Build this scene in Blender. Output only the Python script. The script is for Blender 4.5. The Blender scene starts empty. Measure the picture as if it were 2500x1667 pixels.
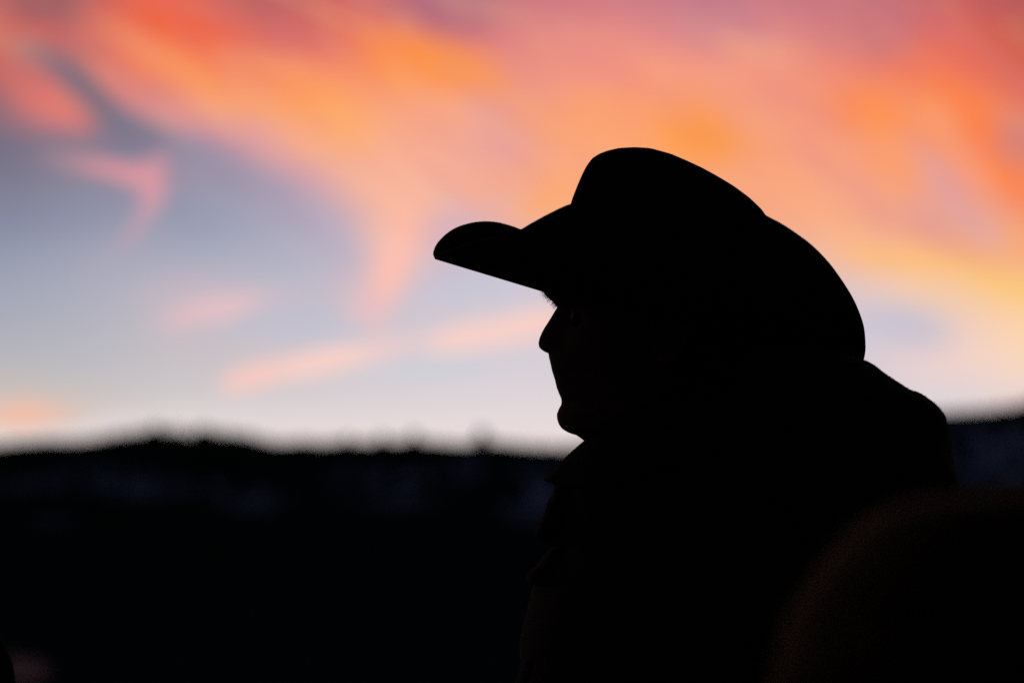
import bpy, bmesh, math, random
import numpy as np
from mathutils import Vector, Matrix, noise, Euler

random.seed(7)
S = bpy.context.scene
COL = S.collection

# ------------------------------------------------------------------ camera
F, SW, W, H = 135.0, 36.0, 2500.0, 1667.0
CAM_Z, SUBJ = 1.42, 3.35
PITCH = math.atan(605 * SW / W / F)
cam_d = bpy.data.cameras.new('camera')
cam = bpy.data.objects.new('camera', cam_d)
COL.objects.link(cam)
cam_d.lens, cam_d.sensor_width = F, SW
cam_d.clip_start, cam_d.clip_end = 0.05, 30000
cam.location = (0, 0, CAM_Z)
cam.rotation_euler = (math.pi / 2 + PITCH, 0, 0)
cam_d.dof.use_dof = True
cam_d.dof.focus_distance = SUBJ
cam_d.dof.aperture_fstop = 5.4
S.camera = cam
CP, SP = math.cos(PITCH), math.sin(PITCH)

def ray(px, py):
    x = (px - W / 2) / W * SW / F
    z = (H / 2 - py) / W * SW / F
    return Vector((x, CP - z * SP, SP + z * CP))

def at(px, py, Y):
    """world point seen at photograph position (px, py) at distance Y in front of the camera"""
    d = ray(px, py)
    t = Y / d.y
    return Vector((d.x * t, Y, CAM_Z + d.z * t))

def azel(px, py):
    d = ray(px, py).normalized()
    return math.degrees(math.atan2(d.x, d.y)), math.degrees(math.asin(d.z))

# ------------------------------------------------------------------ colour management
S.view_settings.view_transform = 'Standard'
S.view_settings.look = 'None'
S.view_settings.exposure = 0
S.view_settings.gamma = 1
S.view_settings.use_curve_mapping = False
S.cycles.use_denoising = False          # keeps a little grain, as in the photograph

def lin(c):
    out = []
    for v in c[:3]:
        v /= 255.0
        out.append(v / 12.92 if v <= 0.04045 else ((v + 0.055) / 1.055) ** 2.4)
    return (*out, 1.0)

# ------------------------------------------------------------------ sky (world)
world = bpy.data.worlds.new('World')
S.world = world
world.use_nodes = True
nt = world.node_tree
nt.nodes.clear()
N, L = nt.nodes, nt.links

def nd(kind, **kw):
    n = N.new(kind)
    for k, v in kw.items():
        setattr(n, k, v)
    return n

def sock(n, name, val):
    if isinstance(val, bpy.types.NodeSocket):
        L.new(val, n.inputs[name])
    else:
        n.inputs[name].default_value = val

def mth(op, a, b=0.0, c=0.0, clamp=False):
    n = nd('ShaderNodeMath', operation=op, use_clamp=clamp)
    sock(n, 0, a); sock(n, 1, b); sock(n, 2, c)
    return n.outputs[0]

def rng(v, a, b, c, d, interp='SMOOTHSTEP'):
    n = nd('ShaderNodeMapRange', interpolation_type=interp, clamp=True)
    sock(n, 0, v); sock(n, 1, a); sock(n, 2, b); sock(n, 3, c); sock(n, 4, d)
    return n.outputs[0]

def mixc(f, a, b, blend='MIX'):
    n = nd('ShaderNodeMix', data_type='RGBA', blend_type=blend, clamp_factor=True)
    for i, v in ((0, f), (6, a), (7, b)):
        if isinstance(v, bpy.types.NodeSocket):
            L.new(v, n.inputs[i])
        else:
            n.inputs[i].default_value = v
    return n.outputs[2]

tc = nd('ShaderNodeTexCoord')
DIR = tc.outputs['Generated']
sep = nd('ShaderNodeSeparateXYZ'); L.new(DIR, sep.inputs[0])
AZ = mth('DEGREES', mth('ARCTAN2', sep.outputs[0], sep.outputs[1]))
EL = mth('DEGREES', mth('ARCSINE', sep.outputs[2]))
comb = nd('ShaderNodeCombineXYZ'); L.new(AZ, comb.inputs[0]); L.new(EL, comb.inputs[1])
# air is never perfectly regular: wisps warp the cloud coordinates a little
nz = nd('ShaderNodeTexNoise', noise_dimensions='3D')
nz.inputs['Scale'].default_value = 0.55; nz.inputs['Detail'].default_value = 4
L.new(comb.outputs[0], nz.inputs['Vector'])
vs = nd('ShaderNodeVectorMath', operation='SUBTRACT'); L.new(nz.outputs['Color'], vs.inputs[0]); vs.inputs[1].default_value = (.5, .5, .5)
vm = nd('ShaderNodeVectorMath', operation='SCALE'); L.new(vs.outputs[0], vm.inputs[0]); vm.inputs['Scale'].default_value = 0.22
va = nd('ShaderNodeVectorMath', operation='ADD'); L.new(comb.outputs[0], va.inputs[0]); L.new(vm.outputs[0], va.inputs[1])
UV = va.outputs[0]
sp2 = nd('ShaderNodeSeparateXYZ'); L.new(UV, sp2.inputs[0])
AZW, ELW = sp2.outputs[0], sp2.outputs[1]

# broad colours of the evening sky: for each height, colours along the compass
SKY = [  # (photo height, [(photo x, colour) ...])
 (-140, [(0,(150,80,90)),(600,(165,85,95)),(1250,(170,95,110)),(1875,(170,95,110)),(2500,(150,70,80))]),
 (0,   [(0,(178,92,95)),(110,(140,84,94)),(210,(150,84,92)),(330,(226,96,72)),(430,(232,98,68)),(520,(190,88,88)),(640,(172,92,102)),(830,(216,98,88)),(960,(190,100,112)),(1090,(164,104,130)),(1250,(196,112,126)),(1450,(216,126,130)),(1740,(180,114,140)),(1900,(206,124,132)),(2200,(182,102,118)),(2340,(200,90,90)),(2500,(172,80,84))]),
 (90,  [(0,(205,104,96)),(120,(190,100,98)),(250,(212,106,98)),(380,(240,108,66)),(520,(236,106,80)),(680,(200,104,108)),(840,(226,112,98)),(980,(248,128,80)),(1090,(216,118,110)),(1250,(218,130,132)),(1500,(236,140,130)),(1750,(214,136,142)),(1900,(222,134,136)),(2180,(200,112,118)),(2320,(232,102,82)),(2500,(186,84,80))]),
 (170, [(0,(196,100,98)),(80,(150,102,112)),(170,(150,106,118)),(280,(226,122,110)),(420,(252,142,86)),(560,(240,122,88)),(740,(236,124,110)),(900,(250,142,88)),(1010,(255,150,70)),(1150,(250,146,92)),(1250,(234,144,130)),(1450,(242,148,130)),(1650,(248,150,122)),(1900,(240,150,134)),(2150,(236,124,98)),(2330,(246,112,76)),(2500,(206,94,80))]),
 (260, [(0,(130,104,118)),(110,(226,124,116)),(190,(214,122,122)),(250,(136,118,136)),(360,(200,134,142)),(480,(248,162,124)),(620,(252,166,112)),(780,(252,158,96)),(940,(252,170,124)),(1100,(250,164,128)),(1250,(240,164,140)),(1400,(246,158,126)),(1560,(252,158,116)),(1720,(248,156,100)),(1900,(238,154,140)),(2110,(254,146,84)),(2280,(248,136,84)),(2410,(246,126,82)),(2500,(222,110,90))]),
 (350, [(0,(106,106,128)),(140,(138,120,136)),(280,(130,122,142)),(400,(148,136,158)),(560,(196,148,164)),(680,(240,170,152)),(800,(252,174,124)),(960,(252,178,142)),(1120,(244,170,148)),(1220,(226,160,158)),(1360,(250,166,130)),(1560,(252,162,108)),(1720,(255,158,62)),(1830,(250,160,112)),(1980,(242,156,136)),(2150,(250,156,106)),(2290,(242,148,116)),(2420,(254,134,72)),(2500,(214,120,104))]),
 (440, [(0,(118,118,140)),(140,(132,128,148)),(310,(146,138,158)),(400,(150,142,162)),(480,(150,146,168)),(640,(168,158,178)),(770,(212,164,176)),(880,(252,184,150)),(1040,(246,182,160)),(1200,(244,172,150)),(1360,(252,172,122)),(1900,(250,166,122)),(2060,(244,162,138)),(2200,(244,160,128)),(2310,(232,158,148)),(2400,(250,150,114)),(2500,(252,136,74))]),
 (540, [(0,(130,134,157)),(160,(138,144,168)),(320,(148,150,172)),(380,(150,152,174)),(480,(146,154,178)),(700,(170,168,188)),(850,(200,174,190)),(930,(246,188,166)),(1020,(244,188,174)),(1100,(216,180,190)),(1240,(236,184,170)),(1400,(250,180,140)),(1950,(250,174,128)),(2100,(247,174,138)),(2240,(236,168,148)),(2380,(226,162,158)),(2500,(246,158,110))]),
 (630, [(0,(146,152,172)),(250,(164,166,184)),(460,(168,170,188)),(700,(174,178,196)),(860,(194,182,198)),(930,(236,188,182)),(1000,(240,190,184)),(1080,(200,186,204)),(1200,(200,190,208)),(1300,(206,194,210)),(2030,(248,186,150)),(2160,(250,188,134)),(2330,(249,184,132)),(2500,(246,172,120))]),
 (710, [(0,(156,162,180)),(300,(176,178,192)),(480,(206,184,194)),(640,(194,186,198)),(780,(182,186,202)),(900,(226,190,192)),(960,(222,192,198)),(1060,(192,194,210)),(1300,(206,202,214)),(2080,(222,196,196)),(2200,(244,204,178)),(2360,(248,200,150)),(2500,(250,200,134))]),
 (800, [(0,(168,170,182)),(300,(184,184,194)),(460,(204,188,194)),(600,(190,190,204)),(900,(196,196,210)),(1060,(214,200,206)),(1240,(226,206,208)),(1400,(208,202,214)),(2110,(202,198,212)),(2250,(206,198,208)),(2370,(244,206,188)),(2500,(253,212,166))]),
 (890, [(0,(182,182,188)),(300,(192,190,196)),(560,(204,194,198)),(760,(218,200,202)),(900,(208,204,212)),(1250,(214,208,216)),(2110,(214,202,212)),(2250,(234,208,206)),(2400,(242,212,200)),(2500,(248,214,190))]),
 (970, [(0,(206,190,182)),(150,(200,192,188)),(400,(206,200,202)),(900,(214,208,212)),(1300,(226,214,218)),(2300,(216,210,216)),(2500,(236,212,206))]),
 (1040,[(0,(226,214,212)),(500,(226,216,216)),(1300,(232,220,222)),(2500,(226,216,218))]),
 (1180,[(0,(232,214,200)),(1250,(236,220,208)),(2500,(232,214,200))]),
]
AZ0, AZ1 = -9.0, 9.0
def rowramp(stops):
    r = nd('ShaderNodeValToRGB'); cr = r.color_ramp; cr.interpolation = 'B_SPLINE'
    L.new(rng(AZW, AZ0, AZ1, 0, 1, 'LINEAR'), r.inputs[0])
    pts = [((azel(px, 500)[0] - AZ0) / (AZ1 - AZ0), lin(c)) for px, c in stops]
    cr.elements[0].position, cr.elements[0].color = pts[0]
    cr.elements[1].position, cr.elements[1].color = pts[-1]
    for p, c in pts[1:-1]:
        e = cr.elements.new(p); e.color = c
    return r.outputs[0]
near = rowramp(SKY[-1][1])
prev = azel(1250, SKY[-1][0])[1]
for yy, stops in reversed(SKY[:-1]):
    e = azel(1250, yy)[1]
    near = mixc(rng(ELW, prev, e, 0, 1, 'LINEAR'), near, rowramp(stops))
    prev = e

# single clouds and gaps: centre, half length, half width, tilt (deg, up to the right), colour, strength
K = SW / W / F * 180 / math.pi          # degrees per photo pixel
CLOUDS = [
 (105,148,90,34,-34,(112,104,118),.9), (215,238,150,42,-42,(110,104,122),.97), (340,325,130,48,-30,(124,118,138),.9), (300,345,90,46,-10,(126,118,140),.6), (450,362,130,30,-10,(142,134,156),.7),
 (300,215,140,30,-38,(232,132,116),.6), (470,300,170,34,-22,(232,148,140),.6), (650,350,140,32,-26,(222,158,170),.5), (120,20,130,40,-14,(134,84,94),.6),
 (125,245,140,52,-30,(226,124,114),.85), (60,190,120,60,-30,(206,104,100),.5),
 (420,70,230,130,-25,(240,96,56),.6), (430,160,260,44,-28,(255,160,96),.6), (760,215,160,60,-25,(255,156,80),.45),
 (840,300,110,60,-45,(255,178,104),.5), (1040,150,190,62,-20,(255,146,58),.75), (1150,190,140,55,-22,(255,158,72),.6),
 (590,395,320,44,-26,(178,150,176),.45), (460,375,200,60,-8,(142,136,160),.4),
 (280,418,150,26,-12,(222,150,158),.9), (372,405,64,26,28,(214,150,160),.8), (345,445,70,32,-25,(224,152,160),.8), (372,490,66,32,75,(216,154,166),.85), (335,555,90,24,58,(196,160,174),.65), (240,640,110,24,45,(176,166,184),.4), (170,395,90,36,-20,(166,136,148),.4),
 (1215,320,150,50,-52,(220,154,164),.42),(1330,440,110,36,-30,(240,160,130),.3), (1380,300,170,70,-8,(255,166,96),.4), (1700,330,130,75,-35,(255,156,48),.75),
 (1560,255,200,60,-5,(253,160,104),.4), (1340,490,110,38,28,(255,168,92),.6), (1100,545,120,54,8,(206,176,196),.6),
 (2120,270,120,60,-10,(255,140,66),.6), (2170,400,130,50,-50,(253,158,96),.5), (2330,480,170,28,-54,(216,160,168),.6),
 (2410,330,210,56,-52,(255,126,62),.65), (2410,570,70,28,-50,(212,166,178),.4), (2480,450,120,50,-60,(255,130,60),.6),
 (2480,350,90,60,-60,(198,128,130),.6), (2220,640,180,32,-8,(255,196,112),.5), (2440,692,160,28,-22,(255,202,100),.45),
 (2220,800,130,56,-18,(196,192,210),.6), (2150,100,110,70,20,(188,112,128),.4), (1750,60,130,80,-10,(184,122,144),.35),
 (1090,30,170,70,-5,(160,104,130),.5), (1600,480,300,120,0,(248,164,128),.3),
 (965,630,200,46,74,(255,192,176),.85), (905,750,75,44,20,(232,190,194),.75), (985,470,150,80,-65,(252,186,156),.5),
 (800,560,150,60,-55,(170,172,194),.35),
 (525,752,130,30,12,(226,192,198),.95), (450,775,80,32,8,(216,184,192),.5), (680,728,110,32,6,(204,188,200),.5),
 (800,878,225,30,13,(246,208,200),1.0), (625,922,90,34,16,(244,202,194),.95), (940,845,80,34,8,(226,200,204),.6),
 (1170,822,150,31,8,(246,208,202),1.0), (1300,790,120,33,12,(246,208,200),1.0), (1450,750,140,44,10,(240,200,192),.8),
 (65,1012,120,32,5,(240,190,168),.95), (170,1000,90,42,3,(214,194,184),.6),
 (330,322,130,40,-24,(122,118,138),.7), (560,425,190,46,-18,(150,146,168),.6), (700,500,130,46,-40,(164,158,180),.5), (205,225,120,30,-40,(112,106,124),.6),
 (1060,905,220,30,6,(200,206,218),.4), (1130,730,240,30,8,(196,198,214),.4),
]
for (px, py, hl, hw, tilt, c, st) in CLOUDS:
    a, e = azel(px, py)
    mp = nd('ShaderNodeMapping', vector_type='TEXTURE')
    mp.inputs['Location'].default_value = (a, e, 0)
    mp.inputs['Rotation'].default_value = (0, 0, math.radians(tilt))
    mp.inputs['Scale'].default_value = (hl * K * 1.25, hw * K * 1.35, 1e6)
    L.new(UV, mp.inputs['Vector'])
    ln = nd('ShaderNodeVectorMath', operation='LENGTH'); L.new(mp.outputs[0], ln.inputs[0])
    near = mixc(rng(ln.outputs['Value'], 0.5 if st >= .95 else 0.18, 1.0, st, 0.0, 'SMOOTHSTEP'), near, lin(c))

# fine wisps combed along the wind, in the cloudy upper part only
a_l, e_l = azel(0, 250); a_r, e_r = azel(900, 600); sl = (e_r - e_l) / (a_r - a_l)
diag = mth('SUBTRACT', ELW, mth('MULTIPLY_ADD', AZW, sl, e_l - a_l * sl))
up_ = rng(ELW, azel(1250, 760)[1], azel(1250, 560)[1], 0, 1)
mask = mth('MULTIPLY', rng(diag, .15, .9, 0.08, 1), up_)
for (sc, tilt, amt, c_hi, c_lo) in ((1.0, -30, .27, (255,190,138), (212,124,134)), (2.4, -38, .20, (255,178,124), (216,136,140)), (1.5, -52, .16, (255,168,104), (222,142,142))):
    wm = nd('ShaderNodeMapping', vector_type='TEXTURE')
    wm.inputs['Rotation'].default_value = (0, 0, math.radians(tilt)); wm.inputs['Scale'].default_value = (2.6, .62, 1)
    L.new(UV, wm.inputs['Vector'])
    wn = nd('ShaderNodeTexNoise', noise_dimensions='2D'); wn.inputs['Scale'].default_value = sc; wn.inputs['Detail'].default_value = 4; wn.inputs['Roughness'].default_value = .55; wn.inputs['Distortion'].default_value = .6
    L.new(wm.outputs[0], wn.inputs['Vector'])
    near = mixc(mth('MULTIPLY', mask, rng(wn.outputs['Fac'], .5, .78, 0, amt)), near, lin(c_hi))
    near = mixc(mth('MULTIPLY', mask, rng(wn.outputs['Fac'], .5, .24, 0, amt)), near, lin(c_lo))

# the same evening sky further round and overhead: blue-grey air with lit cloud banks, dimming away from the afterglow
far_r = nd('ShaderNodeValToRGB'); fr = far_r.color_ramp
L.new(rng(EL, -4, 90, 0, 1, 'LINEAR'), far_r.inputs[0])
fr.elements[0].position, fr.elements[0].color = 0.0, lin((200,184,180))
fr.elements[1].position, fr.elements[1].color = 1.0, lin((34,44,74))
for p, c in ((.06,(196,184,188)),(.1,(168,166,184)),(.16,(128,132,160)),(.32,(76,84,120))):
    fr.elements.new(p).color = lin(c)
cn = nd('ShaderNodeTexNoise', noise_dimensions='3D'); cn.inputs['Scale'].default_value = 3.4; cn.inputs['Detail'].default_value = 5
cmap = nd('ShaderNodeMapping'); cmap.inputs['Scale'].default_value = (1, 1, 3.2); L.new(DIR, cmap.inputs['Vector']); L.new(cmap.outputs[0], cn.inputs['Vector'])
ccol = nd('ShaderNodeValToRGB'); L.new(rng(EL, 0, 40, 0, 1, 'LINEAR'), ccol.inputs[0])
ccol.color_ramp.elements[0].color = lin((246,196,160)); ccol.color_ramp.elements[1].color = lin((96,62,78))
ccol.color_ramp.elements.new(.2).color = lin((226,120,90))
farc = mixc(rng(cn.outputs['Fac'], .46, .66, 0, .55), far_r.outputs[0], ccol.outputs[0])
# brightness: full round the afterglow, dropping towards the opposite side and the zenith
glow = nd('ShaderNodeVectorMath', operation='DOT_PRODUCT'); L.new(DIR, glow.inputs[0]); glow.inputs[1].default_value = Vector((-.12, 1, .05)).normalized()
dim = nd('ShaderNodeValToRGB'); L.new(rng(glow.outputs['Value'], -1, 1, 0, 1, 'LINEAR'), dim.inputs[0])
DIMS = ((0.0, .05), (.5, .09), (.75, .22), (.9, .5), (.975, .9), (1.0, 1.0))
dim.color_ramp.elements[0].position, dim.color_ramp.elements[0].color = 0, (DIMS[0][1],) * 3 + (1,)
dim.color_ramp.elements[1].position, dim.color_ramp.elements[1].color = 1, (1, 1, 1, 1)
for p, v in DIMS[1:-1]:
    dim.color_ramp.elements.new(p).color = (v, v, v, 1)
farc = mixc(1.0, farc, dim.outputs[0], 'MULTIPLY')
# join the two
ex = rng(mth('ABSOLUTE', AZ), 8.0, 13.0, 0, 1)
ey = rng(EL, 9.6, 14.0, 0, 1)
skyc = mixc(mth('MAXIMUM', ex, ey), near, farc)
nish = nd('ShaderNodeTexSky', sky_type='NISHITA', sun_disc=False)
nish.sun_elevation = math.radians(-5.0); nish.sun_rotation = math.radians(-12)
bg1 = nd('ShaderNodeBackground'); L.new(skyc, bg1.inputs['Color']); bg1.inputs['Strength'].default_value = 1.0
bg2 = nd('ShaderNodeBackground'); L.new(nish.outputs[0], bg2.inputs['Color']); bg2.inputs['Strength'].default_value = 0.05
ad = nd('ShaderNodeAddShader'); L.new(bg1.outputs[0], ad.inputs[0]); L.new(bg2.outputs[0], ad.inputs[1])
wo = nd('ShaderNodeOutputWorld'); L.new(ad.outputs[0], wo.inputs['Surface'])

# ------------------------------------------------------------------ last light of the set sun
sd = bpy.data.lights.new('sun', 'SUN'); sd.energy = 0.04; sd.angle = math.radians(4); sd.color = (1.0, .5, .28)
sun = bpy.data.objects.new('sun', sd); COL.objects.link(sun)
sun.location = (0, 0, 30)
SUN_DIR = Vector((-.42, .90, .09))
sun.rotation_euler = SUN_DIR.to_track_quat('Z', 'Y').to_euler()

# ------------------------------------------------------------------ helpers
def material(name, base, rough=.9, scale=60, var=.35, bump=.3, dist=.002, spec=.1, sheen=0.0, sheen_tint=(1,1,1), stretch=(1,1,1), coord='Object'):
    m = bpy.data.materials.new(name); m.use_nodes = True
    t = m.node_tree; b = t.nodes['Principled BSDF']
    co = t.nodes.new('ShaderNodeTexCoord'); mp = t.nodes.new('ShaderNodeMapping'); mp.inputs['Scale'].default_value = stretch
    n1 = t.nodes.new('ShaderNodeTexNoise'); n1.inputs['Scale'].default_value = scale; n1.inputs['Detail'].default_value = 5
    n2 = t.nodes.new('ShaderNodeTexNoise'); n2.inputs['Scale'].default_value = scale * .09; n2.inputs['Detail'].default_value = 3
    t.links.new(co.outputs[coord], mp.inputs[0]); t.links.new(mp.outputs[0], n1.inputs['Vector']); t.links.new(mp.outputs[0], n2.inputs['Vector'])
    ad = t.nodes.new('ShaderNodeMath'); ad.operation = 'ADD'; t.links.new(n1.outputs['Fac'], ad.inputs[0]); t.links.new(n2.outputs['Fac'], ad.inputs[1])
    r = t.nodes.new('ShaderNodeValToRGB'); t.links.new(ad.outputs[0], r.inputs[0])
    dv = t.nodes.new('ShaderNodeMath'); dv.operation = 'MULTIPLY'; dv.inputs[1].default_value = .5
    t.links.new(ad.outputs[0], dv.inputs[0]); t.links.new(dv.outputs[0], r.inputs[0])
    lo = tuple(c * (1 - var) for c in base); hi = tuple(c * (1 + var) for c in base)
    r.color_ramp.elements[0].position = .35; r.color_ramp.elements[0].color = (*lo, 1)
    r.color_ramp.elements[1].position = .65; r.color_ramp.elements[1].color = (*hi, 1)
    t.links.new(r.outputs[0], b.inputs['Base Color'])
    b.inputs['Roughness'].default_value = rough
    b.inputs['Specular IOR Level'].default_value = spec
    b.inputs['Sheen Weight'].default_value = sheen
    b.inputs['Sheen Tint'].default_value = (*sheen_tint, 1)
    b.inputs['Sheen Roughness'].default_value = .5
    bp = t.nodes.new('ShaderNodeBump'); bp.inputs['Strength'].default_value = bump; bp.inputs['Distance'].default_value = dist
    t.links.new(n1.outputs['Fac'], bp.inputs['Height']); t.links.new(bp.outputs[0], b.inputs['Normal'])
    return m

M = dict(
 felt=material('black_felt', (.015,.018,.019), rough=1, scale=400, bump=.4, dist=.0006, spec=.03),
 band=material('hat_band_ribbon', (.012,.011,.010), rough=.8, scale=300, spec=.06),
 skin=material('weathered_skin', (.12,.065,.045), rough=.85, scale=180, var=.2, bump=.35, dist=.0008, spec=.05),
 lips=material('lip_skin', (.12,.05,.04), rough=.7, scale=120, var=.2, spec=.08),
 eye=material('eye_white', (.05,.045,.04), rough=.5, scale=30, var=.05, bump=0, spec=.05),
 hair=material('dark_hair', (.022,.015,.010), rough=.8, scale=200, spec=.05, stretch=(1,1,.1)),
 fronthair=material('brown_hair', (.09,.045,.025), rough=.6, scale=200, spec=.1),
 coat=material('dark_canvas', (.016,.014,.012), rough=1, scale=260, bump=.5, dist=.001, spec=.03, sheen=.04, sheen_tint=(1,.6,.45)),
 lining=material('dark_corduroy', (.014,.011,.009), rough=1, scale=180, bump=.6, dist=.001, spec=.03, stretch=(6,1,1)),
 knit=material('dark_wool', (.016,.013,.012), rough=1, scale=220, bump=.6, dist=.001, spec=.03, sheen=.05, sheen_tint=(1,.5,.3)),
 jeans=material('dark_denim', (.016,.02,.035), rough=.95, scale=300, bump=.4, dist=.0008, spec=.05),
 boot=material('boot_leather', (.03,.018,.01), rough=.6, scale=80, spec=.2),
 button=material('horn_button', (.03,.02,.014), rough=.5, scale=100, spec=.2),
 needle=material('dark_conifer', (.022,.042,.036), rough=1, scale=2, bump=0, spec=.02),
 bark=material('conifer_bark', (.04,.03,.024), rough=1, scale=4, bump=0, spec=.02),
 path=material('pale_dirt', (.42,.26,.20), rough=1, scale=3, var=.25, bump=.3, dist=.02, spec=.02),
)

fh = M['fronthair'].node_tree                 # single hairs let light through
_tl = fh.nodes.new('ShaderNodeBsdfTranslucent'); _tl.inputs[0].default_value = (.5,.30,.15,1)
_mx = fh.nodes.new('ShaderNodeMixShader'); _mx.inputs[0].default_value = .6
_pb = fh.nodes['Principled BSDF']; _pb.inputs['Specular IOR Level'].default_value = .05
fh.links.new(_pb.outputs[0], _mx.inputs[1]); fh.links.new(_tl.outputs[0], _mx.inputs[2])
fh.links.new(_mx.outputs[0], fh.nodes['Material Output'].inputs['Surface'])

def link(name, mesh, mat, parent=None, base=None, smooth=True):
    if base is not None:
        mesh.transform(Matrix.Translation(-Vector(base)))
    if smooth:
        mesh.shade_smooth()
    if mat is not None:
        mesh.materials.clear(); mesh.materials.append(mat)
    o = bpy.data.objects.new(name, mesh); COL.objects.link(o)
    if parent is not None:
        o.parent = parent
    return o

def mesh_from(name, verts, faces):
    me = bpy.data.meshes.new(name); me.from_pydata([tuple(v) for v in verts], [], faces); me.validate()
    bm = bmesh.new(); bm.from_mesh(me)
    bmesh.ops.recalc_face_normals(bm, faces=bm.faces); bm.to_mesh(me); bm.free()
    return me

def empty(name, loc, label, cat, group=None):
    o = bpy.data.objects.new(name, None); COL.objects.link(o); o.location = loc
    o['label'] = label; o['category'] = cat
    if group: o['group'] = group
    return o

def curve(pts, n):
    """Catmull-Rom through tuples, n samples"""
    P = [np.array(p, float) for p in pts]
    P = [2 * P[0] - P[1]] + P + [2 * P[-1] - P[-2]]
    m = len(P) - 3; out = []
    for i in range(n):
        t = i / (n - 1) * m; k = min(int(t), m - 1); u = t - k
        a, b, c, d = P[k:k + 4]
        out.append(.5 * (2*b + (c-a)*u + (2*a-5*b+4*c-d)*u*u + (3*b-a-3*c+d)*u**3))
    return out

def interp(tab, x, k=1):
    xs = [t[0] for t in tab]; ys = [t[k] for t in tab]
    return float(np.interp(x, xs, ys))

def ringloft(rings, cap=True, closed=True):
    n = len(rings[0]); v = [p for r in rings for p in r]; f = []
    for i in range(len(rings) - 1):
        for j in range(n if closed else n - 1):
            a, b = i*n + j, i*n + (j+1) % n
            f.append((a, b, b + n, a + n))
    if cap and closed:
        f.append(tuple(range(n))); f.append(tuple((len(rings)-1)*n + j for j in range(n)))
    return v, f

def modify(me, kind, **kw):
    o = bpy.data.objects.new('tmp', me); COL.objects.link(o)
    md = o.modifiers.new('m', kind)
    for k, val in kw.items():
        setattr(md, k, val)
    dg = bpy.context.evaluated_depsgraph_get()
    r = bpy.data.meshes.new_from_object(o.evaluated_get(dg))
    bpy.data.objects.remove(o)
    return r

def tube_rings(path, radii, n=18):
    """rings along a 3-D path"""
    rings = []
    for i, p in enumerate(path):
        p = Vector(p)
        d = (Vector(path[min(i+1, len(path)-1)]) - Vector(path[max(i-1, 0)])).normalized()
        a = d.orthogonal().normalized() if i == 0 else (prev_a - prev_a.dot(d) * d).normalized()
        prev_a = a; b = d.cross(a)
        rings.append([p + radii[i] * (math.cos(2*math.pi*k/n) * a + math.sin(2*math.pi*k/n) * b) for k in range(n)])
    return rings

def joined(parts):
    V, Fc = [], []
    for v, f in parts:
        o = len(V); V += list(v); Fc += [tuple(i + o for i in q) for q in f]
    return V, Fc

# ------------------------------------------------------------------ ground and hills
def ground_mat():
    m = bpy.data.materials.new('dark_rangeland'); m.use_nodes = True; t = m.node_tree; b = t.nodes['Principled BSDF']
    co = t.nodes.new('ShaderNodeTexCoord')
    n1 = t.nodes.new('ShaderNodeTexNoise'); n1.inputs['Scale'].default_value = .05; n1.inputs['Detail'].default_value = 8
    t.links.new(co.outputs['Object'], n1.inputs['Vector'])
    r = t.nodes.new('ShaderNodeValToRGB'); t.links.new(n1.outputs['Fac'], r.inputs[0])
    r.color_ramp.elements[0].position = .35; r.color_ramp.elements[0].color = (.020,.034,.030,1)
    r.color_ramp.elements[1].position = .7; r.color_ramp.elements[1].color = (.036,.050,.042,1)
    at_ = t.nodes.new('ShaderNodeAttribute'); at_.attribute_name = 'snow'
    n2 = t.nodes.new('ShaderNodeTexNoise'); n2.inputs['Scale'].default_value = .06; n2.inputs['Detail'].default_value = 6
    t.links.new(co.outputs['Object'], n2.inputs['Vector'])
    mr = t.nodes.new('ShaderNodeMapRange'); t.links.new(n2.outputs['Fac'], mr.inputs[0])
    mr.inputs[1].default_value = .35; mr.inputs[2].default_value = .6
    mu = t.nodes.new('ShaderNodeMath'); mu.operation = 'MULTIPLY'; t.links.new(at_.outputs['Fac'], mu.inputs[0]); t.links.new(mr.outputs[0], mu.inputs[1])
    mx = t.nodes.new('ShaderNodeMix'); mx.data_type = 'RGBA'
    t.links.new(mu.outputs[0], mx.inputs[0]); t.links.new(r.outputs[0], mx.inputs[6]); mx.inputs[7].default_value = (.44,.64,.80,1)
    t.links.new(mx.outputs[2], b.inputs['Base Color'])
    b.inputs['Roughness'].default_value = 1; b.inputs['Specular IOR Level'].default_value = 0.0
    return m
GM = ground_mat()

# ground sheet to the horizon
rr = [0, 4, 10, 25, 60, 150, 400, 1000, 2500, 6000, 14000]
gv = [Vector((0, 0, 0))]; gf = []
for k, r in enumerate(rr[1:]):
    for j in range(72):
        a = 2 * math.pi * j / 72
        gv.append(Vector((r * math.sin(a), r * math.cos(a), 0)))
for j in range(72):
    gf.append((0, 1 + j, 1 + (j+1) % 72))
    for k in range(len(rr) - 2):
        a, b = 1 + k*72 + j, 1 + k*72 + (j+1) % 72
        gf.append((a, b, b + 72, a + 72))
g = link('ground', mesh_from('ground', gv, gf), GM); g['kind'] = 'structure'

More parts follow.
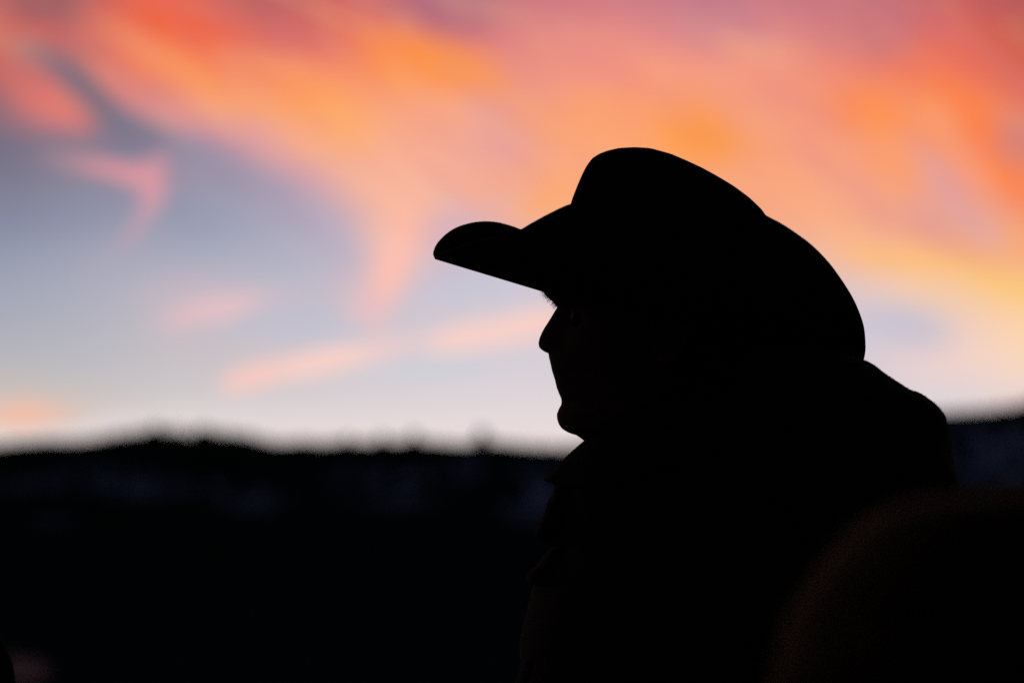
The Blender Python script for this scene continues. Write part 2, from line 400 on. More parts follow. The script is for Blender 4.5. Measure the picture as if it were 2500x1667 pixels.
BLUR = 36
RIDGE = [(-1800,1150),(-1200,1085),(-600,1130),(0,1119),(110,1109),(210,1110),(276,1099),(354,1088),(409,1088),(459,1096),(497,1091),(553,1094),(608,1099),(652,1111),
 (691,1115),(735,1111),(790,1117),(840,1111),(895,1114),(934,1110),(967,1112),(1011,1108),(1050,1112),(1133,1119),(1177,1112),(1216,1114),(1300,1125),
 (1370,1129),(1500,1118),(1700,1090),(1950,1062),(2200,1045),(2318,1041),(2359,1039),(2410,1036),(2448,1031),(2474,1028),(2500,1020),(2650,985),(3000,930),(3600,960),(4400,1050)]
SNOW = [(70,1180,120,22,.5),(230,1160,90,35,.8),(330,1185,110,26,.9),(505,1185,60,26,.9),(620,1215,80,30,.8),(1010,1165,130,34,1.0),(960,1205,110,30,.9),
 (1170,1140,90,22,.7),(1320,1180,60,60,.9),(1290,1230,70,40,.8),(2360,1075,120,40,1.0),(2440,1100,140,50,1.0),(2450,1150,110,45,1.1),(2330,1090,50,50,.9),(2700,1080,200,50,.9),(120,1270,60,14,.4),(820,1150,60,20,.4)]
RD = 1500.0
def ridge_z(px):
    return at(px, interp(RIDGE, px) - BLUR, RD).z
def hill_z(px, Y):
    t = (Y - 420) / (RD - 420)
    zr = ridge_z(px)
    if t <= 0: return -2.0
    if t <= 1:
        x = (px - 1250) / W * SW / F * Y
        n = noise.fractal(Vector((x / 90, Y / 160, 3.1)), .9, 2.1, 5) * 6 * math.sin(math.pi * t)
        return zr * (t ** 1.15) + n
    return zr * max(0, 1 - (t - 1) * 1.4) - 2
cols = np.concatenate([np.linspace(-6000, -200, 50), np.linspace(-180, 2680, 300), np.linspace(2700, 8500, 50)])
Ys = list(np.linspace(400, RD, 52)) + list(np.linspace(RD + 25, 2500, 12))
hv, hf, sn = [], [], []
for Y in Ys:
    for px in cols:
        x = (px - 1250) / W * SW / F * Y
        z = hill_z(px, Y); hv.append(Vector((x, Y, z)))
        d = Vector((x, Y, z - CAM_Z)); q = Vector((d.x, d.y * CP + d.z * SP, -d.y * SP + d.z * CP))
        py = H / 2 - q.z / q.y * W * F / SW
        s = 0
        for (sx, sy, rx, ry, w) in SNOW:
            u = ((px - sx) / rx) ** 2 + ((py - sy) / ry) ** 2
            s += w * math.exp(-u * 1.4)
        sn.append(min(1, s) if Y <= RD else 0)
nc = len(cols)
for i in range(len(Ys) - 1):
    for j in range(nc - 1):
        a = i * nc + j; hf.append((a, a + 1, a + nc + 1, a + nc))
hm = bpy.data.meshes.new('hills'); hm.from_pydata([tuple(v) for v in hv], [], hf)
att = hm.attributes.new('snow', 'FLOAT', 'POINT'); att.data.foreach_set('value', sn)
ho = link('hills', hm, GM); ho['kind'] = 'structure'

# pale track across the range, seen far off at the lower left
pv, pf = [], []
pp = [(at(60 + 10 * math.sin(k), 1438 + 605 * 0, 1).x, 0) for k in range(1)]
for k in range(15):
    Y = 40 + 3.1 * k
    xc = -8.42 * Y / 67 - (0.9 * ((Y - 67) / 25) ** 2)
    w = .36 + .06 * math.sin(Y * .9) if 59 < Y < 78 else .06
    pv += [Vector((xc - w, Y, .012)), Vector((xc, Y, .03)), Vector((xc + w, Y, .012))]
for k in range(14):
    a = 3 * k; pf += [(a, a+1, a+4, a+3), (a+1, a+2, a+5, a+4)]
po = link('path', mesh_from('path', pv, pf), M['path']); po['kind'] = 'structure'

# conifers
def conifer(h, seed, tiers=7, seg=9):
    rnd = random.Random(seed); V, Fc = [], []
    for t in range(tiers):
        z0 = h * (.12 + .80 * t / tiers); z1 = z0 + h * (.30 - .10 * t / tiers)
        r = h * .20 * (1 - t / tiers) ** .8 + h * .015
        o = len(V); V.append(Vector((0, 0, min(z1, h))))
        for j in range(seg * 2):
            a = math.pi * j / seg + rnd.random() * .15
            rj = r * (1.0 if j % 2 else .62) * rnd.uniform(.75, 1.15)
            V.append(Vector((rj * math.cos(a), rj * math.sin(a), z0 - rj * .25)))
        for j in range(seg * 2):
            Fc.append((o, o + 1 + j, o + 1 + (j + 1) % (seg * 2)))
        Fc.append(tuple(o + 1 + j for j in range(seg * 2)))
    return V, Fc
SPECIAL = [(380,4,'broad dark tree on the highest hump of the left ridge'),
 (497,3.6,'dark tree on the second hump of the left ridge'),
 (851,3.2,'dark tree, leftmost of the row of small bumps on the ridge left of the man'),
 (934,3.8,'dark tree, second from the left in the row of small ridge bumps'),
 (1011,4.2,'dark tree, third of the small ridge bumps, below the tip of the hat brim'),
 (1177,6,'tallest dark tree on the ridge, the bump nearest to the chin of the man'),
 (2448,2.4,'small dark tree on the rising ridge at the right edge')]
for i, (px, h, lab) in enumerate(SPECIAL):
    b = at(px, 1100, RD - 4); b.z = ridge_z(px) - .5
    e = empty('pine_tree', b, lab, 'tree', 'trees standing out on the ridge')
    v, f = conifer(h, i, tiers=9)
    for w_ in v: w_.x *= 3.0; w_.y *= 3.0
    link('crown', mesh_from('crown', v, f), M['needle'], e)
    v, f = ringloft(tube_rings([(0,0,-1),(0,0,h*.5),(.1,0,h*.9)], [.3,.2,.05], 8))
    link('trunk', mesh_from('trunk', v, f), M['bark'], e)
rnd = random.Random(3); parts = []
protos = [conifer(1.0, 50 + k, tiers=4, seg=5) for k in range(5)]
for k in range(3000):
    onridge = k < 900
    px = rnd.uniform(-500, 3000) if onridge else rnd.uniform(-1500, 4000)
    Y = RD - rnd.uniform(0, 12) if onridge else RD - abs(rnd.gauss(0, 300)) - 8
    if Y < 480: continue
    h = rnd.choice((.7, .9, 1.2, 1.5, 1.9)) if onridge else rnd.uniform(5, 10)
    if onridge: h += rnd.uniform(.5, 1.9) * math.exp(-((px - 450) / 130) ** 2)
    x = (px - 1250) / W * SW / F * Y; z = hill_z(px, Y) - .4
    if not onridge and (z + h - CAM_Z) / Y > (ridge_z(px) - CAM_Z) / RD - .0012: continue
    wd = 2.6 if onridge else 1.3
    v, f = protos[k % 5]; a = rnd.uniform(0, 6)
    parts.append(([Vector((x + h * (p.x * math.cos(a) - p.y * math.sin(a)) * wd, Y + h * (p.x * math.sin(a) + p.y * math.cos(a)) * wd, z + h * p.z)) for p in v], f))
V, Fc = joined(parts)
me = bpy.data.meshes.new('forest'); me.from_pydata([tuple(v) for v in V], [], Fc)
fo = link('forest', me, M['needle'], smooth=False); fo['kind'] = 'stuff'
fo['label'] = 'dark conifer forest covering the hill slopes and ridge'; fo['category'] = 'forest'

# ------------------------------------------------------------------ a head, from the photographed profile
Y0 = SUBJ
PROFILE = [(470,1640),(480,1560),(500,1490),(540,1425),(590,1375),(640,1345),(690,1328),(709,1326),(716,1331),(725,1340),(735,1349),(750,1360),(761,1353),(784,1339),(801,1328.4),(812,1322.7),(826,1317),
 (837,1314.7),(847,1316),(853.5,1321.7),(859,1330),(862.5,1339),(871.6,1340),(887,1343.7),(906,1348),(928,1355),(946,1359),(959,1364),(971.6,1369.4),(979.5,1370.5),
 (988,1369.4),(998,1364),(1010.7,1359.4),(1022,1360),(1035,1364),(1046,1371.6),(1054,1384),(1058,1393),(1062,1407),(1067.6,1415),(1078.8,1430),(1095,1446),(1130,1462),(1180,1470),(1250,1455)]
ENVEL = [(470,1640),(480,1560),(500,1490),(540,1425),(590,1375),(640,1345),(690,1330),(709,1328),(725,1342),(750,1368),(780,1374),(820,1374),(850,1366),(864,1352),(887,1350),(928,1360),(979,1374),
 (1010,1366),(1046,1376),(1058,1396),(1067,1418),(1095,1448),(1180,1470),(1250,1455)]
BACK = [(470,1660),(480,1715),(500,1760),(540,1815),(600,1862),(680,1892),(760,1896),(830,1880),(900,1845),(960,1810),(1020,1795),(1080,1800),(1150,1830),(1250,1880)]
HALFW = [(470,.3),(480,2.6),(500,4.2),(540,6.0),(600,7.2),(680,7.8),(760,7.7),(830,7.3),(900,6.9),(960,6.5),(1010,6.1),(1050,5.9),(1080,5.8),(1150,6.3),(1250,9)]

def head_mesh():
    rows = sorted(set(list(np.linspace(471, 700, 36)) + list(np.linspace(703, 1085, 150)) + list(np.linspace(1090, 1250, 20))))
    n = 96; rings = []
    for py in rows:
        pf, ev, bk, hw = interp(PROFILE, py), interp(ENVEL, py), interp(BACK, py), interp(HALFW, py) / 100
        cx = bk - (bk - ev) * .48 if py < 1060 else (bk + ev) / 2
        ring = []
        for j in range(n):
            # more columns near the face
            a = 2 * math.pi * j / n; a = a - .45 * math.sin(a)
            c, s = math.cos(a), math.sin(a)
            y = hw * math.copysign(abs(s) ** .92, s)
            if c > 0:
                x = cx - (cx - ev) * abs(c) ** .82
                # narrow chin and mouth
                sig = interp([(700,3.5),(745,1.3),(765,1.0),(800,1.15),(840,1.55),(857,1.7),(866,2.4),(930,2.6),(1000,2.2),(1060,3)], py) / 100
                x += (pf - ev) * math.exp(-(y / sig) ** 2)
                for (sy, syy, dep, ry, rz) in ((775, 3.1, 26, 1.5, 24), (905, 4.6, 14, 1.6, 50), (985, 2.6, 8, 1.4, 14)):
                    for sg in (-1, 1):
                        x += dep * math.exp(-((y * 100 - sg * syy) / ry) ** 2 - ((py - sy) / rz) ** 2)
                for (sy, syy, dep, ry, rz) in ((835, 1.5, 20, .55, 11), (722, 3.0, 14, 2.0, 14), (835, 4.8, 10, 1.6, 24), (775, 3.1, 12, .9, 9)):
                    for sg in (-1, 1):
                        x -= dep * math.exp(-((y * 100 - sg * syy) / ry) ** 2 - ((py - sy) / rz) ** 2)
            else:
                x = cx + (bk - cx) * abs(c) ** .9
            ring.append(at(x, py, Y0 + y))
        rings.append(ring)
    return ringloft(rings)

def ear_mesh(side):
    """outer ear with rim and lobe"""
    rings = []; c = at(1640, 800, Y0 + side * .074)
    n = 28
    for k, (s, o, dp) in enumerate(((1.0, .000, .0), (1.06, .010, .0), (1.0, .017, 0), (.82, .016, 0), (.62, .008, 0), (.30, .004, 0))):
        ring = []
        for j in range(n):
            a = 2 * math.pi * j / n
            rx = .017 * (1 - .25 * max(0, -math.sin(a))); rz = .032
            ring.append(c + Vector((rx * s * math.cos(a) + .006 * math.sin(a), side * (o + .006 * math.cos(a) * (k > 0)), rz * s * math.sin(a))))
        rings.append(ring)
    return ringloft(rings)

def torso_rings():
    rows = []
    for (py, l, r, d) in ((1180,1480,1850,.075),(1230,1440,1950,.12),(1300,1420,2080,.17),(1400,1400,2150,.19),(1700,1380,2150,.17),(2200,1420,2100,.155),(2600,1450,2080,.16),(3000,1470,2060,.165),(3200,1500,2030,.15)):
        ring = []
        for j in range(40):
            a = 2 * math.pi * j / 40
            ring.append(at((l + r) / 2 - (r - l) / 2 * math.cos(a), py, Y0 + d * math.sin(a)))
        rows.append(ring)
    return rows

# ------------------------------------------------------------------ coat with sleeves
COAT = [ # py, left, right, half depth cm, centre depth cm
 (842,1850,1990,1.5,-5),(850,1830,2030,3,-6),(860,1815,2060,4,-7),(870,1805,2082,4.5,-8),(874,1800,2098,5,-8.5),(879,1800,2112,5.5,-9),(885,1800,2127,6.5,-9),(895,1800,2141,7.5,-9),(908,1795,2156,9,-9),(925,1790,2181,11,-8.5),(940,1780,2205,12,-8),(953,1765,2220,13,-7.5),(955.5,1758,2240,13.3,-7.3),(958,1755,2248,13.4,-7.2),(962,1745,2252,13.7,-7),(970,1725,2263,14.2,-6.5),(984,1690,2283,15,-6),
 (1003,1640,2301,16,-5),(1020,1590,2311,17,-4),(1035,1555,2314,17.6,-3.2),(1058,1500,2319,18.5,-2.5),(1075,1460,2321,19,-2),(1093,1430,2324,19.5,-1.5),(1121,1398,2328,20.3,-1),
 (1144,1376,2331,21,-.6),(1170,1364,2335,21.5,-.3),(1206,1358,2341,22,0),(1271,1350,2349,22.6,0),(1331,1352,2354,23,0),(1366,1336,2358,23.2,0),(1400,1316,2362,23.4,0),(1430,1301,2365,23.6,0),
 (1462,1293,2368,23.8,0),(1489,1286,2370,24,0),(1512,1281,2372,24,0),(1545,1272,2374,24,0),(1567,1268,2376,24,0),(1595,1268,2377,24,0),(1616,1275,2378,24,0),(1634,1270,2379,24,0),(1667,1257,2380,24,0),
 (1900,1240,2370,23.5,0),(2200,1260,2330,22.5,0),(2600,1270,2310,23,0),(3000,1250,2320,24,0),(3060,1252,2318,24,0)]
SKEW = .42
def coat_mesh(wr=1.0, seed=0):
    parts = []
    rows = []; n = 72
    pys = [c[0] for c in COAT]
    fine = sorted(set(pys + list(np.arange(1000, 3050, 14.0))))
    for py in fine:
        l, r, d, yc = (interp(COAT, py, k) for k in (1, 2, 3, 4))
        cx, A = (l + r) / 2, (r - l) / 2
        ring = []
        for j in range(n):
            a = 2 * math.pi * j / n
            c, s = math.cos(a), math.sin(a)
            px = cx + A * math.copysign(abs(c) ** .85, c)
            dep = d * math.copysign(abs(s) ** .9, s) + yc - SKEW * (px - cx) / 28 * .5
            w = noise.noise(Vector((px / 160 + seed, py / 90, dep / 8))) * .5 + noise.noise(Vector((px / 60, py / 45 + seed, dep / 4))) * .25
            dep += w * wr * s
            ring.append(at(px, py, Y0 + dep / 100))
        rows.append(ring)
    parts.append(ringloft(rows))
    def sleeve(pts, rad):
        cv = curve(pts, 40)
        path = [at(p[0], p[1], Y0 + p[2] / 100) for p in cv]
        rr_ = [(rad[0] + (rad[1] - rad[0]) * i / 39) * (1 + .05 * math.sin(i * 1.3)) for i in range(40)]
        parts.append(ringloft(tube_rings(path, rr_, 22)))
    sleeve([(2120,1060,-19),(2160,1250,-23),(2190,1600,-25),(2180,1950,-26),(2050,2250,-27),(1780,2480,-24),(1620,2560,-19)], (.062,.052))
    sleeve([(1560,1230,14),(1500,1400,20),(1470,1700,24),(1450,2000,25),(1500,2300,24),(1560,2480,20),(1600,2560,15)], (.055,.05))
    V, Fc = joined(parts)
    me = mesh_from('coat', V, Fc)
    me = modify(me, 'REMESH', mode='VOXEL', voxel_size=.0048)
    me = modify(me, 'SMOOTH', factor=.5, iterations=1)
    return me

def plate(outline, y0, y1, bulge=.3, thick=.004):
    """a cloth flap with its own thickness that bends back round the chest: outline in photo points, far to near"""
    n = len(outline); rings = []
    cxp = sum(p[0] for p in outline) / n; cyp = sum(p[1] for p in outline) / n
    for k in range(7):
        t = k / 6; y = y0 + (y1 - y0) * t
        s = 1 - .0 * abs(t - .5)
        back = ((t - .5) * 2) ** 2 * bulge * 28          # edges wrap back, in photo px
        rings.append([at(cxp + (p[0] - cxp) * s + back, cyp + (p[1] - cyp) * s, Y0 + y) for p in outline])
    return ringloft(rings)

def collar_mesh():
    top = curve([(1430,1079,-.5),(1490,1030,-5.5),(1600,985,-8.5),(1740,950,-9.5),(1860,930,-6),(1900,925,0),(1850,935,6),(1740,955,8.5),(1600,990,7.5),(1490,1035,4.5),(1436,1082,1)], 80)
    bot = curve([(1331,1173,-1.5),(1440,1190,-12),(1600,1150,-18),(1780,1090,-20),(1950,1010,-17),(2000,950,-6),(1950,1000,8),(1780,1080,14),(1600,1140,13),(1440,1185,9),(1352,1182,3)], 80)
    V = []; n = 80; m = 12
    # cross-section: stands up on the inside, folds over at the top, falls outwards to its lower edge
    for i in range(n):
        T, B = np.array(top[i]), np.array(bot[i])
        row = []
        for k in range(m):
            u = k / (m - 1)
            p = T * (1 - u) + B * u
            cx, cz = 1650, 0.5
            out = np.array([p[0] - cx, 0, 0]) / 300
            bulge = math.sin(math.pi * u) * 6
            p = p + np.array([out[0] * bulge * (0 if i in (0,) else .6), -bulge * .5, math.copysign(bulge * .04, p[2])])
            row.append(at(p[0], p[1], Y0 + p[2] / 100))
        V.append(row)
    v = [p for r in V for p in r]; f = []
    for i in range(n - 1):
        for k in range(m - 1):
            a = i * m + k; f.append((a, a + 1, a + m + 1, a + m))
    me = mesh_from('collar', v, f)
    return modify(me, 'SOLIDIFY', thickness=.004, offset=0)

# ------------------------------------------------------------------ hat
def hat_parts():
    RIM_NEAR = [(1063,629,0),(1085,616,-3),(1130,601,-7),(1180,588,-10),(1225,575,-12),(1269,561,-13.2),(1301,543,-14),(1344,520,-14.8),(1393,498,-15.5),(1470,478,-16.2),(1560,466,-16.8),(1650,464,-17),(1740,474,-16.8),(1810,494,-16.2),(1870,526,-15.3),
      (1906,545,-14.6),(1944,570,-13.6),(1983,600,-12.2),(2021,639,-10.6),(2051,679,-9),(2078,721,-7.2),(2097,761,-5.2),(2109,798,-3.2),(2113,838,-1.6),(2112,862,-.8),(2106,890,0)]
    RIM_FAR = [(1063,629,0),(1058.5,617,.8),(1061,606,1.5),(1071,591,2.6),(1089,573,4.2),(1112,558,5.8),(1140,548,7.4),(1163,543.5,8.6),(1185,542,9.8),(1212,544,11.2),(1235,549.5,12.3),(1253,555,13),(1269,561,13.6),(1340,585,15.2),(1450,604,16.5),(1600,620,17),(1760,646,16.2),(1900,690,14),(2000,745,10.5),(2070,805,6),(2100,862,2.5),(2106,890,0)]
    n = 200
    nearc = curve(RIM_NEAR, n + 1); farc_ = curve(RIM_FAR, n + 1)
    # band ring in photo coordinates
    BF, BB, HWB = np.array((1338., 712.)), np.array((1892., 842.)), 8.3
    m = 18; rings = []
    ring_pts = []
    outer = [farc_[k] for k in range(n)] + [nearc[n - k] for k in range(n)]
    def band_pt(k):
        # angle from arc position, spaced by the same fraction
        fr_ = k / (2 * n); a = 2 * math.pi * fr_
        c = (BF + BB) / 2; h = (BB - BF) / 2
        p = c - h * math.cos(a)
        y = HWB * math.sin(a)
        return np.array((p[0], p[1], y))
    def frac_angle(o, far):
        c = (BF + BB) / 2
        return math.atan2(o[2] / 16, -(o[0] - c[0]) / 540)
    up = np.array((math.sin(math.radians(13.2)), -math.cos(math.radians(13.2)), 0))
    cols_ = []
    for k, o in enumerate(outer):
        a = frac_angle(o, True)
        c = (BF + BB) / 2; h = (BB - BF) / 2
        pb = c - h * math.cos(a)
        I = np.array((pb[0], pb[1], HWB * math.sin(a)))
        I28 = np.array((I[0] / 28, I[1] / 28, I[2])); O28 = np.array((o[0] / 28, o[1] / 28, o[2]))
        d = O28 - I28; vup = d.dot(up); pl = d - vup * up
        e = 1 + 1.5 * abs(math.sin(a)) ** 1.2
        col = []
        for r in range(m + 1):
            u = r / m
            p = I28 + pl * (u + .22 * abs(math.sin(a)) * math.sin(math.pi * u)) + up * vup * (u ** e)
            col.append(at(p[0] * 28, p[1] * 28, Y0 + p[2] / 100))
        cols_.append(col)
    nn = len(cols_); v = [p for c in cols_ for p in c]; f = []
    for i in range(nn):
        for r in range(m):
            a, b = i * (m + 1) + r, ((i + 1) % nn) * (m + 1) + r
            f.append((a, b, b + 1, a + 1))
    bm_ = mesh_from('brim', v, f)
    brim = modify(bm_, 'SOLIDIFY', thickness=.003, offset=0)
    # crown: front and back contours, then ridge, then dent
    FR = curve([(1340,706),(1360,628),(1378,560),(1393,498),(1405.6,463),(1418,433),(1431,407),(1446,386)], 30)
    BK = curve([(1893,836),(1915,770),(1922,700),(1912,630),(1898,580),(1882,545),(1870,526),(1858,509)], 30)
    TOP = [(1446,386),(1459,376.5),(1479.6,368),(1510,360.5),(1548,358.4),(1587,360.7),(1638,374.6),(1676,391),(1715,409),(1753,430),(1791,453),(1830,482),(1858,509)]
    nr = 120; rings = []
    for k in range(30):
        t = k / 29; Fp, Bp = FR[k], BK[k]
        hw = 8.2 * (1 - t) + 6.2 * t + .9 * math.sin(math.pi * t)
        ring = []
        for j in range(nr):
            a = 2 * math.pi * j / nr; c, s = math.cos(a), math.sin(a)
            q = (1 - c) / 2
            px = Fp[0] + (Bp[0] - Fp[0]) * q
            chord = Fp[1] + (Bp[1] - Fp[1]) * q
            arch = 0
            x01 = min(max(px, 1446), 1858)
            arch = (interp(TOP, x01) - (386 + (509 - 386) * (x01 - 1446) / 412)) * t ** 2.2
            egg = 1 - .12 * t * c                       # front narrower
            ss = math.copysign(abs(s) ** .85, s)
            ring.append(at(px, chord + arch, Y0 + hw * ss * egg / 100))
        rings.append(ring)
    # over the ridge into the crease
    for k in range(1, 12):
        t = k / 11; sc = 1 - t * .97
        ring = []
        for j in range(nr):
            a = 2 * math.pi * j / nr; c, s = math.cos(a), math.sin(a)
            px = 1652 - 206 * c * (sc ** .8 if k else 1)
            x01 = min(max(px, 1446), 1858)
            py = interp(TOP, x01)
            y = 6.2 * math.copysign(abs(s) ** .85, s) * (1 - .12 * c) * sc
            # ridges stay high, the middle creases down; side pinches near the front
            drop = 62 * (1 - math.exp(-((1 - sc) * 2.4) ** 2)) * math.exp(-((y / 3.0) ** 2)) * min(1, (1 - sc) * 3)
            drop *= 1 - max(0, (abs(c) - .75)) * 1.5 * sc
            roll = 5 * t * (1 - t)
            ring.append(at(px, py + drop + 1.0 * min(1, t * 6) + roll, Y0 + y / 100))
        rings.append(ring)
    v, f = ringloft(rings, cap=False)
    f.append(tuple((len(rings) - 1) * nr + j for j in range(nr)))
    crown = mesh_from('crown', v, f)
    crown = modify(crown, 'SOLIDIFY', thickness=.0025, offset=-1)
    crown = modify(crown, 'SMOOTH', factor=.5, iterations=2)
    # ribbon
    rb = []
    for (k, g_) in ((2, 1.02), (2, 1.035), (7, 1.035), (7, 1.02)):
        cen = sum(rings[k], Vector()) / nr
        rb.append([cen + (p - cen) * g_ for p in rings[k]])
    rb.append(rb[0])
    v, f = ringloft(rb, cap=False)
    return brim, crown, mesh_from('hat_band', v, f)

def strands(roots, n, length, width, rnd, spread=.35, droop=0.0):
    """roots: function -> (point, normal). thin triangular hairs"""
    V, Fc = [], []
    for _ in range(n):
        p, nrm = roots(rnd)
        d = (nrm + Vector((rnd.uniform(-1, 1), rnd.uniform(-1, 1), rnd.uniform(-1, 1))) * spread).normalized()
        l = length * rnd.uniform(.5, 1.15)
        side = d.cross(Vector((rnd.uniform(-1, 1), rnd.uniform(-1, 1), rnd.uniform(-1, 1)))).normalized() * width / 2
        m_ = p + d * l * .55 + Vector((0, 0, -droop * l * .15)); e = p + d * l + Vector((0, 0, -droop * l * .5))
        o = len(V); V += [p - side, p + side, m_ + side * .8, m_ - side * .8, e]
        Fc += [(o, o+1, o+2, o+3), (o+3, o+2, o+4)]
    return V, Fc

def boots_and_legs(root, base, xs=(-.02, .02)):
    for side in (-1, 1):
        hip = Vector((.0 + .03 * side, side * .10, .98)); knee = Vector((-.03 + .05 * side, side * .12, .50)); ank = Vector((.0 + .06 * side, side * .13, .10))
        path = [hip, hip.lerp(knee, .5), knee, knee.lerp(ank, .5), ank]
        v, f = ringloft(tube_rings([Vector(base) + p for p in path], [.098, .085, .068, .062, .058], 24))
        yield ('leg', v, f)
        c = Vector(base) + Vector((ank.x, ank.y, 0))
        rings = []
        for (z, xf, xb, w) in ((.0, -.20, .075, .048), (.03, -.205, .078, .05), (.055, -.19, .07, .048), (.085, -.12, .065, .046), (.12, -.07, .06, .048), (.2, -.06, .062, .055), (.3, -.065, .066, .062)):
            rings.append([c + Vector(((xf + xb) / 2 + (xf - xb) / 2 * math.cos(2*math.pi*j/24), w * math.sin(2*math.pi*j/24) * (1 + .15 * math.cos(2*math.pi*j/24)), z)) for j in range(24)])
        v, f = ringloft(rings)
        yield ('boot', v, f)

# ------------------------------------------------------------------ the man in the hat
mid = at(1800, 1438, Y0)
base = Vector((mid.x, Y0, 0))
man = empty('person', base, 'man in profile wearing a black wide-brimmed cowboy hat and dark coat', 'person')
hv_, hf_ = head_mesh()
bv, bf = joined([(hv_, hf_), ringloft(torso_rings()), ear_mesh(-1), ear_mesh(1)])
head_src = (hv_, hf_)
body = mesh_from('body', bv, bf)
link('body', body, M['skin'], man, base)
for sgn in (-1, 1):
    c = at(1426, 776, Y0 + sgn * .030)
    rings = []
    for k in range(1, 12):
        a = math.pi * k / 12
        rings.append([c + .0115 * Vector((math.sin(a) * math.cos(2*math.pi*j/20), math.sin(a) * math.sin(2*math.pi*j/20), math.cos(a))) for j in range(20)])
    v, f = ringloft(rings)
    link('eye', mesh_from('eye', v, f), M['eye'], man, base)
# lips: thin closed mouth
lp = []
for k in range(15):
    t = k / 14 * 2 - 1
    lp.append(at(1371 + 26 * t * t, 948 + 3 * t * t, Y0 + .024 * t))
for dz, nm in ((.0012, 'upper_lip'), (-.0035, 'lower_lip')):
    v, f = ringloft(tube_rings([p + Vector((0, 0, dz)) for p in lp], [.0022 * (1 - .8 * abs(k / 7 - 1) ** 2) + .0004 for k in range(15)], 10))
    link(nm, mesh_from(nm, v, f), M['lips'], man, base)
# eyebrows: bushy hairs under the brim
rnd = random.Random(11)
for sgn in (-1, 1):
    def root(r, sgn=sgn):
        y = sgn * r.uniform(.002, .045); py = r.uniform(704, 742) + abs(y) * 120
        px = interp(PROFILE, min(py, 745)) + 6 + (abs(y) / .045) ** 2 * 40
        n_ = Vector((-1, 0, -.75 + r.uniform(-.2, .5)))
        return at(px, py, Y0 + y), n_.normalized()
    v, f = strands(root, 210, .0064, .0003, rnd, .55, .5)
    link('eyebrow', mesh_from('eyebrow', v, f), M['hair'], man, base)
# hair at the back and sides below the hat
def hair_root(r):
    py = r.uniform(780, 985); a = r.uniform(math.pi * .52, math.pi * 1.48)
    ev, bk, hw = interp(ENVEL, py), interp(BACK, py), interp(HALFW, py) / 100
    cx = bk - (bk - ev) * .48
    px = cx - (bk - cx) * math.cos(a) * (1 if math.cos(a) < 0 else 1); y = hw * math.sin(a)
    return at(px, py, Y0 + y), Vector((.25 * -math.cos(a) , .35 * math.sin(a), -.9)).normalized()
v, f = strands(hair_root, 6000, .022, .0006, rnd, .22, .2)
ho_ = link('hair', mesh_from('hair', v, f), M['hair'], man, base)
# hat
brim, crown, band = hat_parts()
hat = link('hat', crown, M['felt'], man, base)
hat.name = 'hat'
bo = link('brim', brim, M['felt'], hat, base)
hb = link('hat_band', band, M['band'], hat, base)
# coat
coat_me = coat_mesh()
coat_world = coat_me.copy()
coat = link('coat', coat_me, M['coat'], man, base)
link('collar', collar_mesh(), M['lining'], coat, base)
# short nap of the cloth, the part that can be seen against the sky
M['nap'] = material('cloth_nap', (.04,.028,.024), rough=1, scale=100, spec=.02)
nn_t = M['nap'].node_tree; tl2 = nn_t.nodes.new('ShaderNodeBsdfTranslucent'); tl2.inputs[0].default_value = (.22,.11,.09,1)
ms2 = nn_t.nodes.new('ShaderNodeMixShader'); ms2.inputs[0].default_value = .5
nn_t.links.new(nn_t.nodes['Principled BSDF'].outputs[0], ms2.inputs[1]); nn_t.links.new(tl2.outputs[0], ms2.inputs[2])
nn_t.links.new(ms2.outputs[0], nn_t.nodes['Material Output'].inputs['Surface'])
polys = [p for p in coat_world.polygons if p.center.z > 1.30]
cvs = coat_world.vertices
def nap_root(r):
    p = polys[r.randrange(len(polys))]; ids = p.vertices; a, b, c = (cvs[i].co for i in (ids[0], ids[1], ids[2]))
    u, w_ = r.random(), r.random()
    return a + (b - a) * u * .9 + (c - b) * w_ * .9, p.normal
v, f = strands(nap_root, 60000, .0016, .00012, random.Random(21), .7, .2)
nap = link('cloth_nap', mesh_from('cloth_nap', v, f), M['nap'], coat, base); nap['kind'] = 'stuff'
LAPEL = [(1360,1181),(1354,1184),(1348,1206),(1340,1219),(1330,1244),(1319.5,1271),(1310,1288),(1302.6,1306),(1304,1313),(1322,1322),(1350,1332),(1385,1330),(1400,1260),(1395,1190)]
v, f = plate(LAPEL, -.045, .02, .6)
lo_ = link('lapel', modify(mesh_from('lapel', v, f), 'BEVEL', width=.001, segments=2), M['lining'], coat, base)
FLAP = [(1356,1329),(1350,1332),(1334,1347),(1319.5,1366),(1308,1383),(1296,1391),(1286,1403),(1283.7,1412),(1286,1421),(1301,1427),(1340,1440),(1375,1420),(1385,1350)]
v, f = plate(FLAP, -.055, .015, .7)
link('flap', modify(mesh_from('flap', v, f), 'BEVEL', width=.001, segments=2), M['coat'], coat, base)
CUFFL = [(1300,1600),(1275,1612),(1270,1634),(1257,1667),(1250,1720),(1262,1800),(1330,1810),(1360,1700)]
v, f = plate(CUFFL, -.05, .03, .8)
link('pocket_flap', modify(mesh_from('pocket_flap', v, f), 'BEVEL', width=.001, segments=2), M['coat'], coat, base)
for nm, v, f in boots_and_legs(man, base):
    link('trouser_leg' if nm == 'leg' else 'boot', mesh_from(nm, v, f), M['jeans'] if nm == 'leg' else M['boot'], man, base)

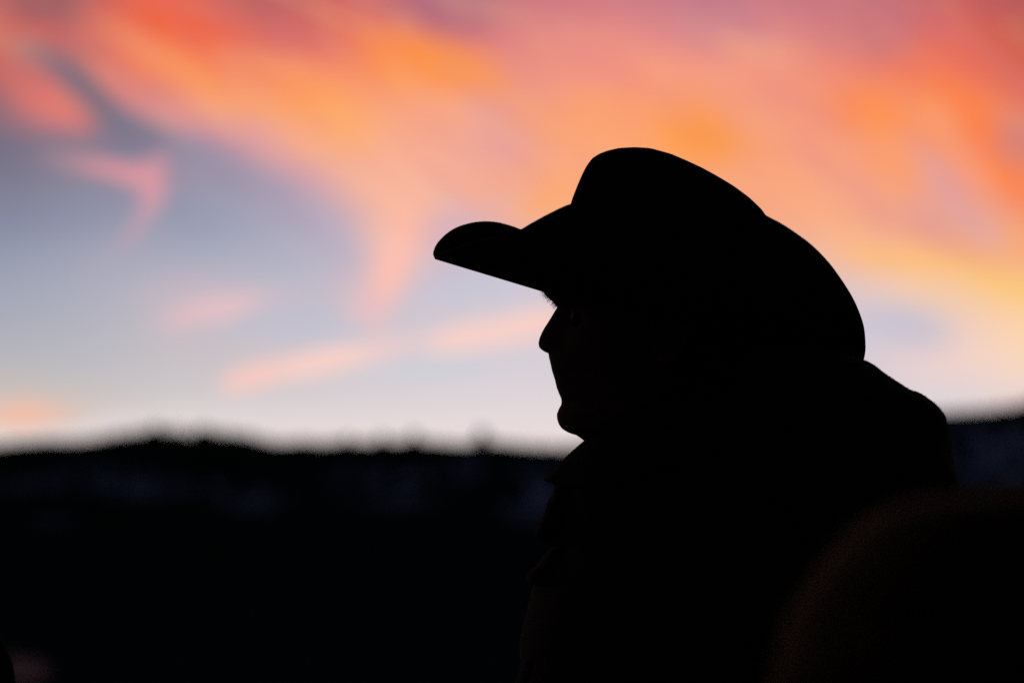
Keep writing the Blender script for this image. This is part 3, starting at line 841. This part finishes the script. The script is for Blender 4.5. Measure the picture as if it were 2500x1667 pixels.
# ------------------------------------------------------------------ two more people, mostly out of the frame
def other_person(name_label, loc, rot, scale, coat_mat, hair_mat, hair_n, hair_len, wide=0.0):
    e = empty('person', loc, name_label, 'person')
    T = Matrix.Rotation(rot, 4, 'Z') @ Matrix.Scale(scale, 4) @ Matrix.Translation(-base)
    def tr(me):
        me.transform(T); return me
    bb = mesh_from('body', bv, bf); link('body', tr(bb), M['skin'], e)
    cm = coat_world.copy(); c_ = link('coat', tr(cm), coat_mat, e)
    cl = collar_mesh(); link('collar', tr(cl), M['lining'], c_)
    for nm, v, f in boots_and_legs(e, base):
        link('trouser_leg' if nm == 'leg' else 'boot', tr(mesh_from(nm, v, f)), M['jeans'] if nm == 'leg' else M['boot'], e)
    # full head of hair: a cap that follows the skull, with loose hairs
    n = 48; rows_ = np.linspace(462, 960, 26); rings = []
    for py in rows_:
        q = max(py, 472); ev, bk, hw = interp(ENVEL, q), interp(BACK, q), interp(HALFW, q) / 100
        if py > 640: ev = ev + min(1, (py - 640) / 40) * 190
        cx = (bk + ev) / 2
        g_ = .012 if py > 470 else .0
        ring = []
        for j in range(n):
            a = 2 * math.pi * j / n
            px = cx - ((bk - ev) / 2 + g_ * 2800) * math.cos(a); y = (hw + g_) * (1 + wide * min(1, max(0, (py - 560) / 180))) * math.sin(a)
            ring.append(at(px, py - g_ * 1500, Y0 + y))
        rings.append(ring)
    v, f = ringloft(rings)
    hm_ = mesh_from('hair', v, f)
    rr2 = random.Random(5)
    cen = at(1620, 760, Y0)
    allp = [p for r in rings for p in r]
    def rt(r):
        i = r.randrange(len(rings) - 1); j = r.randrange(n); u, w_ = r.random(), r.random()
        p = rings[i][j].lerp(rings[i][(j+1) % n], u).lerp(rings[i+1][j].lerp(rings[i+1][(j+1) % n], u), w_)
        nn_ = (p - cen).normalized()
        return p, (nn_ * .6 + Vector((.3, 0, -.5))).normalized()
    v2, f2 = strands(rt, hair_n, hair_len, .0005, rr2, .5, .3)
    V_, F_ = joined([(v, f), (v2, f2)])
    hme = tr(mesh_from('hair', V_, F_)); ho2 = link('hair', hme, M['hair'], e)
    hme.materials.append(hair_mat)
    big = len(f)
    nv = len(v)
    for p_ in hme.polygons:
        p_.material_index = 1 if p_.vertices[0] >= nv else 0
    return e
# near, out of focus, at the lower right: the rounded top of a head of brown hair
FD = 1.6
top_head = at(2396, 1185 + 4, FD)
sc_ = .80
loc = Vector((top_head.x, FD, 0)); 
# crown of the head sits at this local height for the full-size figure
HEADTOP = at(1640, 462 - 18, Y0).z
sc_ = top_head.z / HEADTOP
# centre the skull, not the feet, under that point
off = (Vector((at(1640, 600, Y0).x, Y0, 0)) - base)
rot_ = math.radians(-90)
off_r = Matrix.Rotation(rot_, 4, 'Z') @ (off * sc_)
other_person('blurred dark head of a person close by at the lower right, seen from behind', loc - off_r, rot_, sc_, M['knit'], M['fronthair'], 36000, .013, .16)
# at the left edge: a sliver of somebody's dark sleeve
lp_ = at(0, 1560, Y0 + .05)
other_person('person at the lower left edge of whom only a dark coat sleeve shows', Vector((at(47, 1660, Y0 + .05).x - .300, Y0 + .05, 0)), math.radians(-90), .985, M['knit'], M['hair'], 4000, .015)
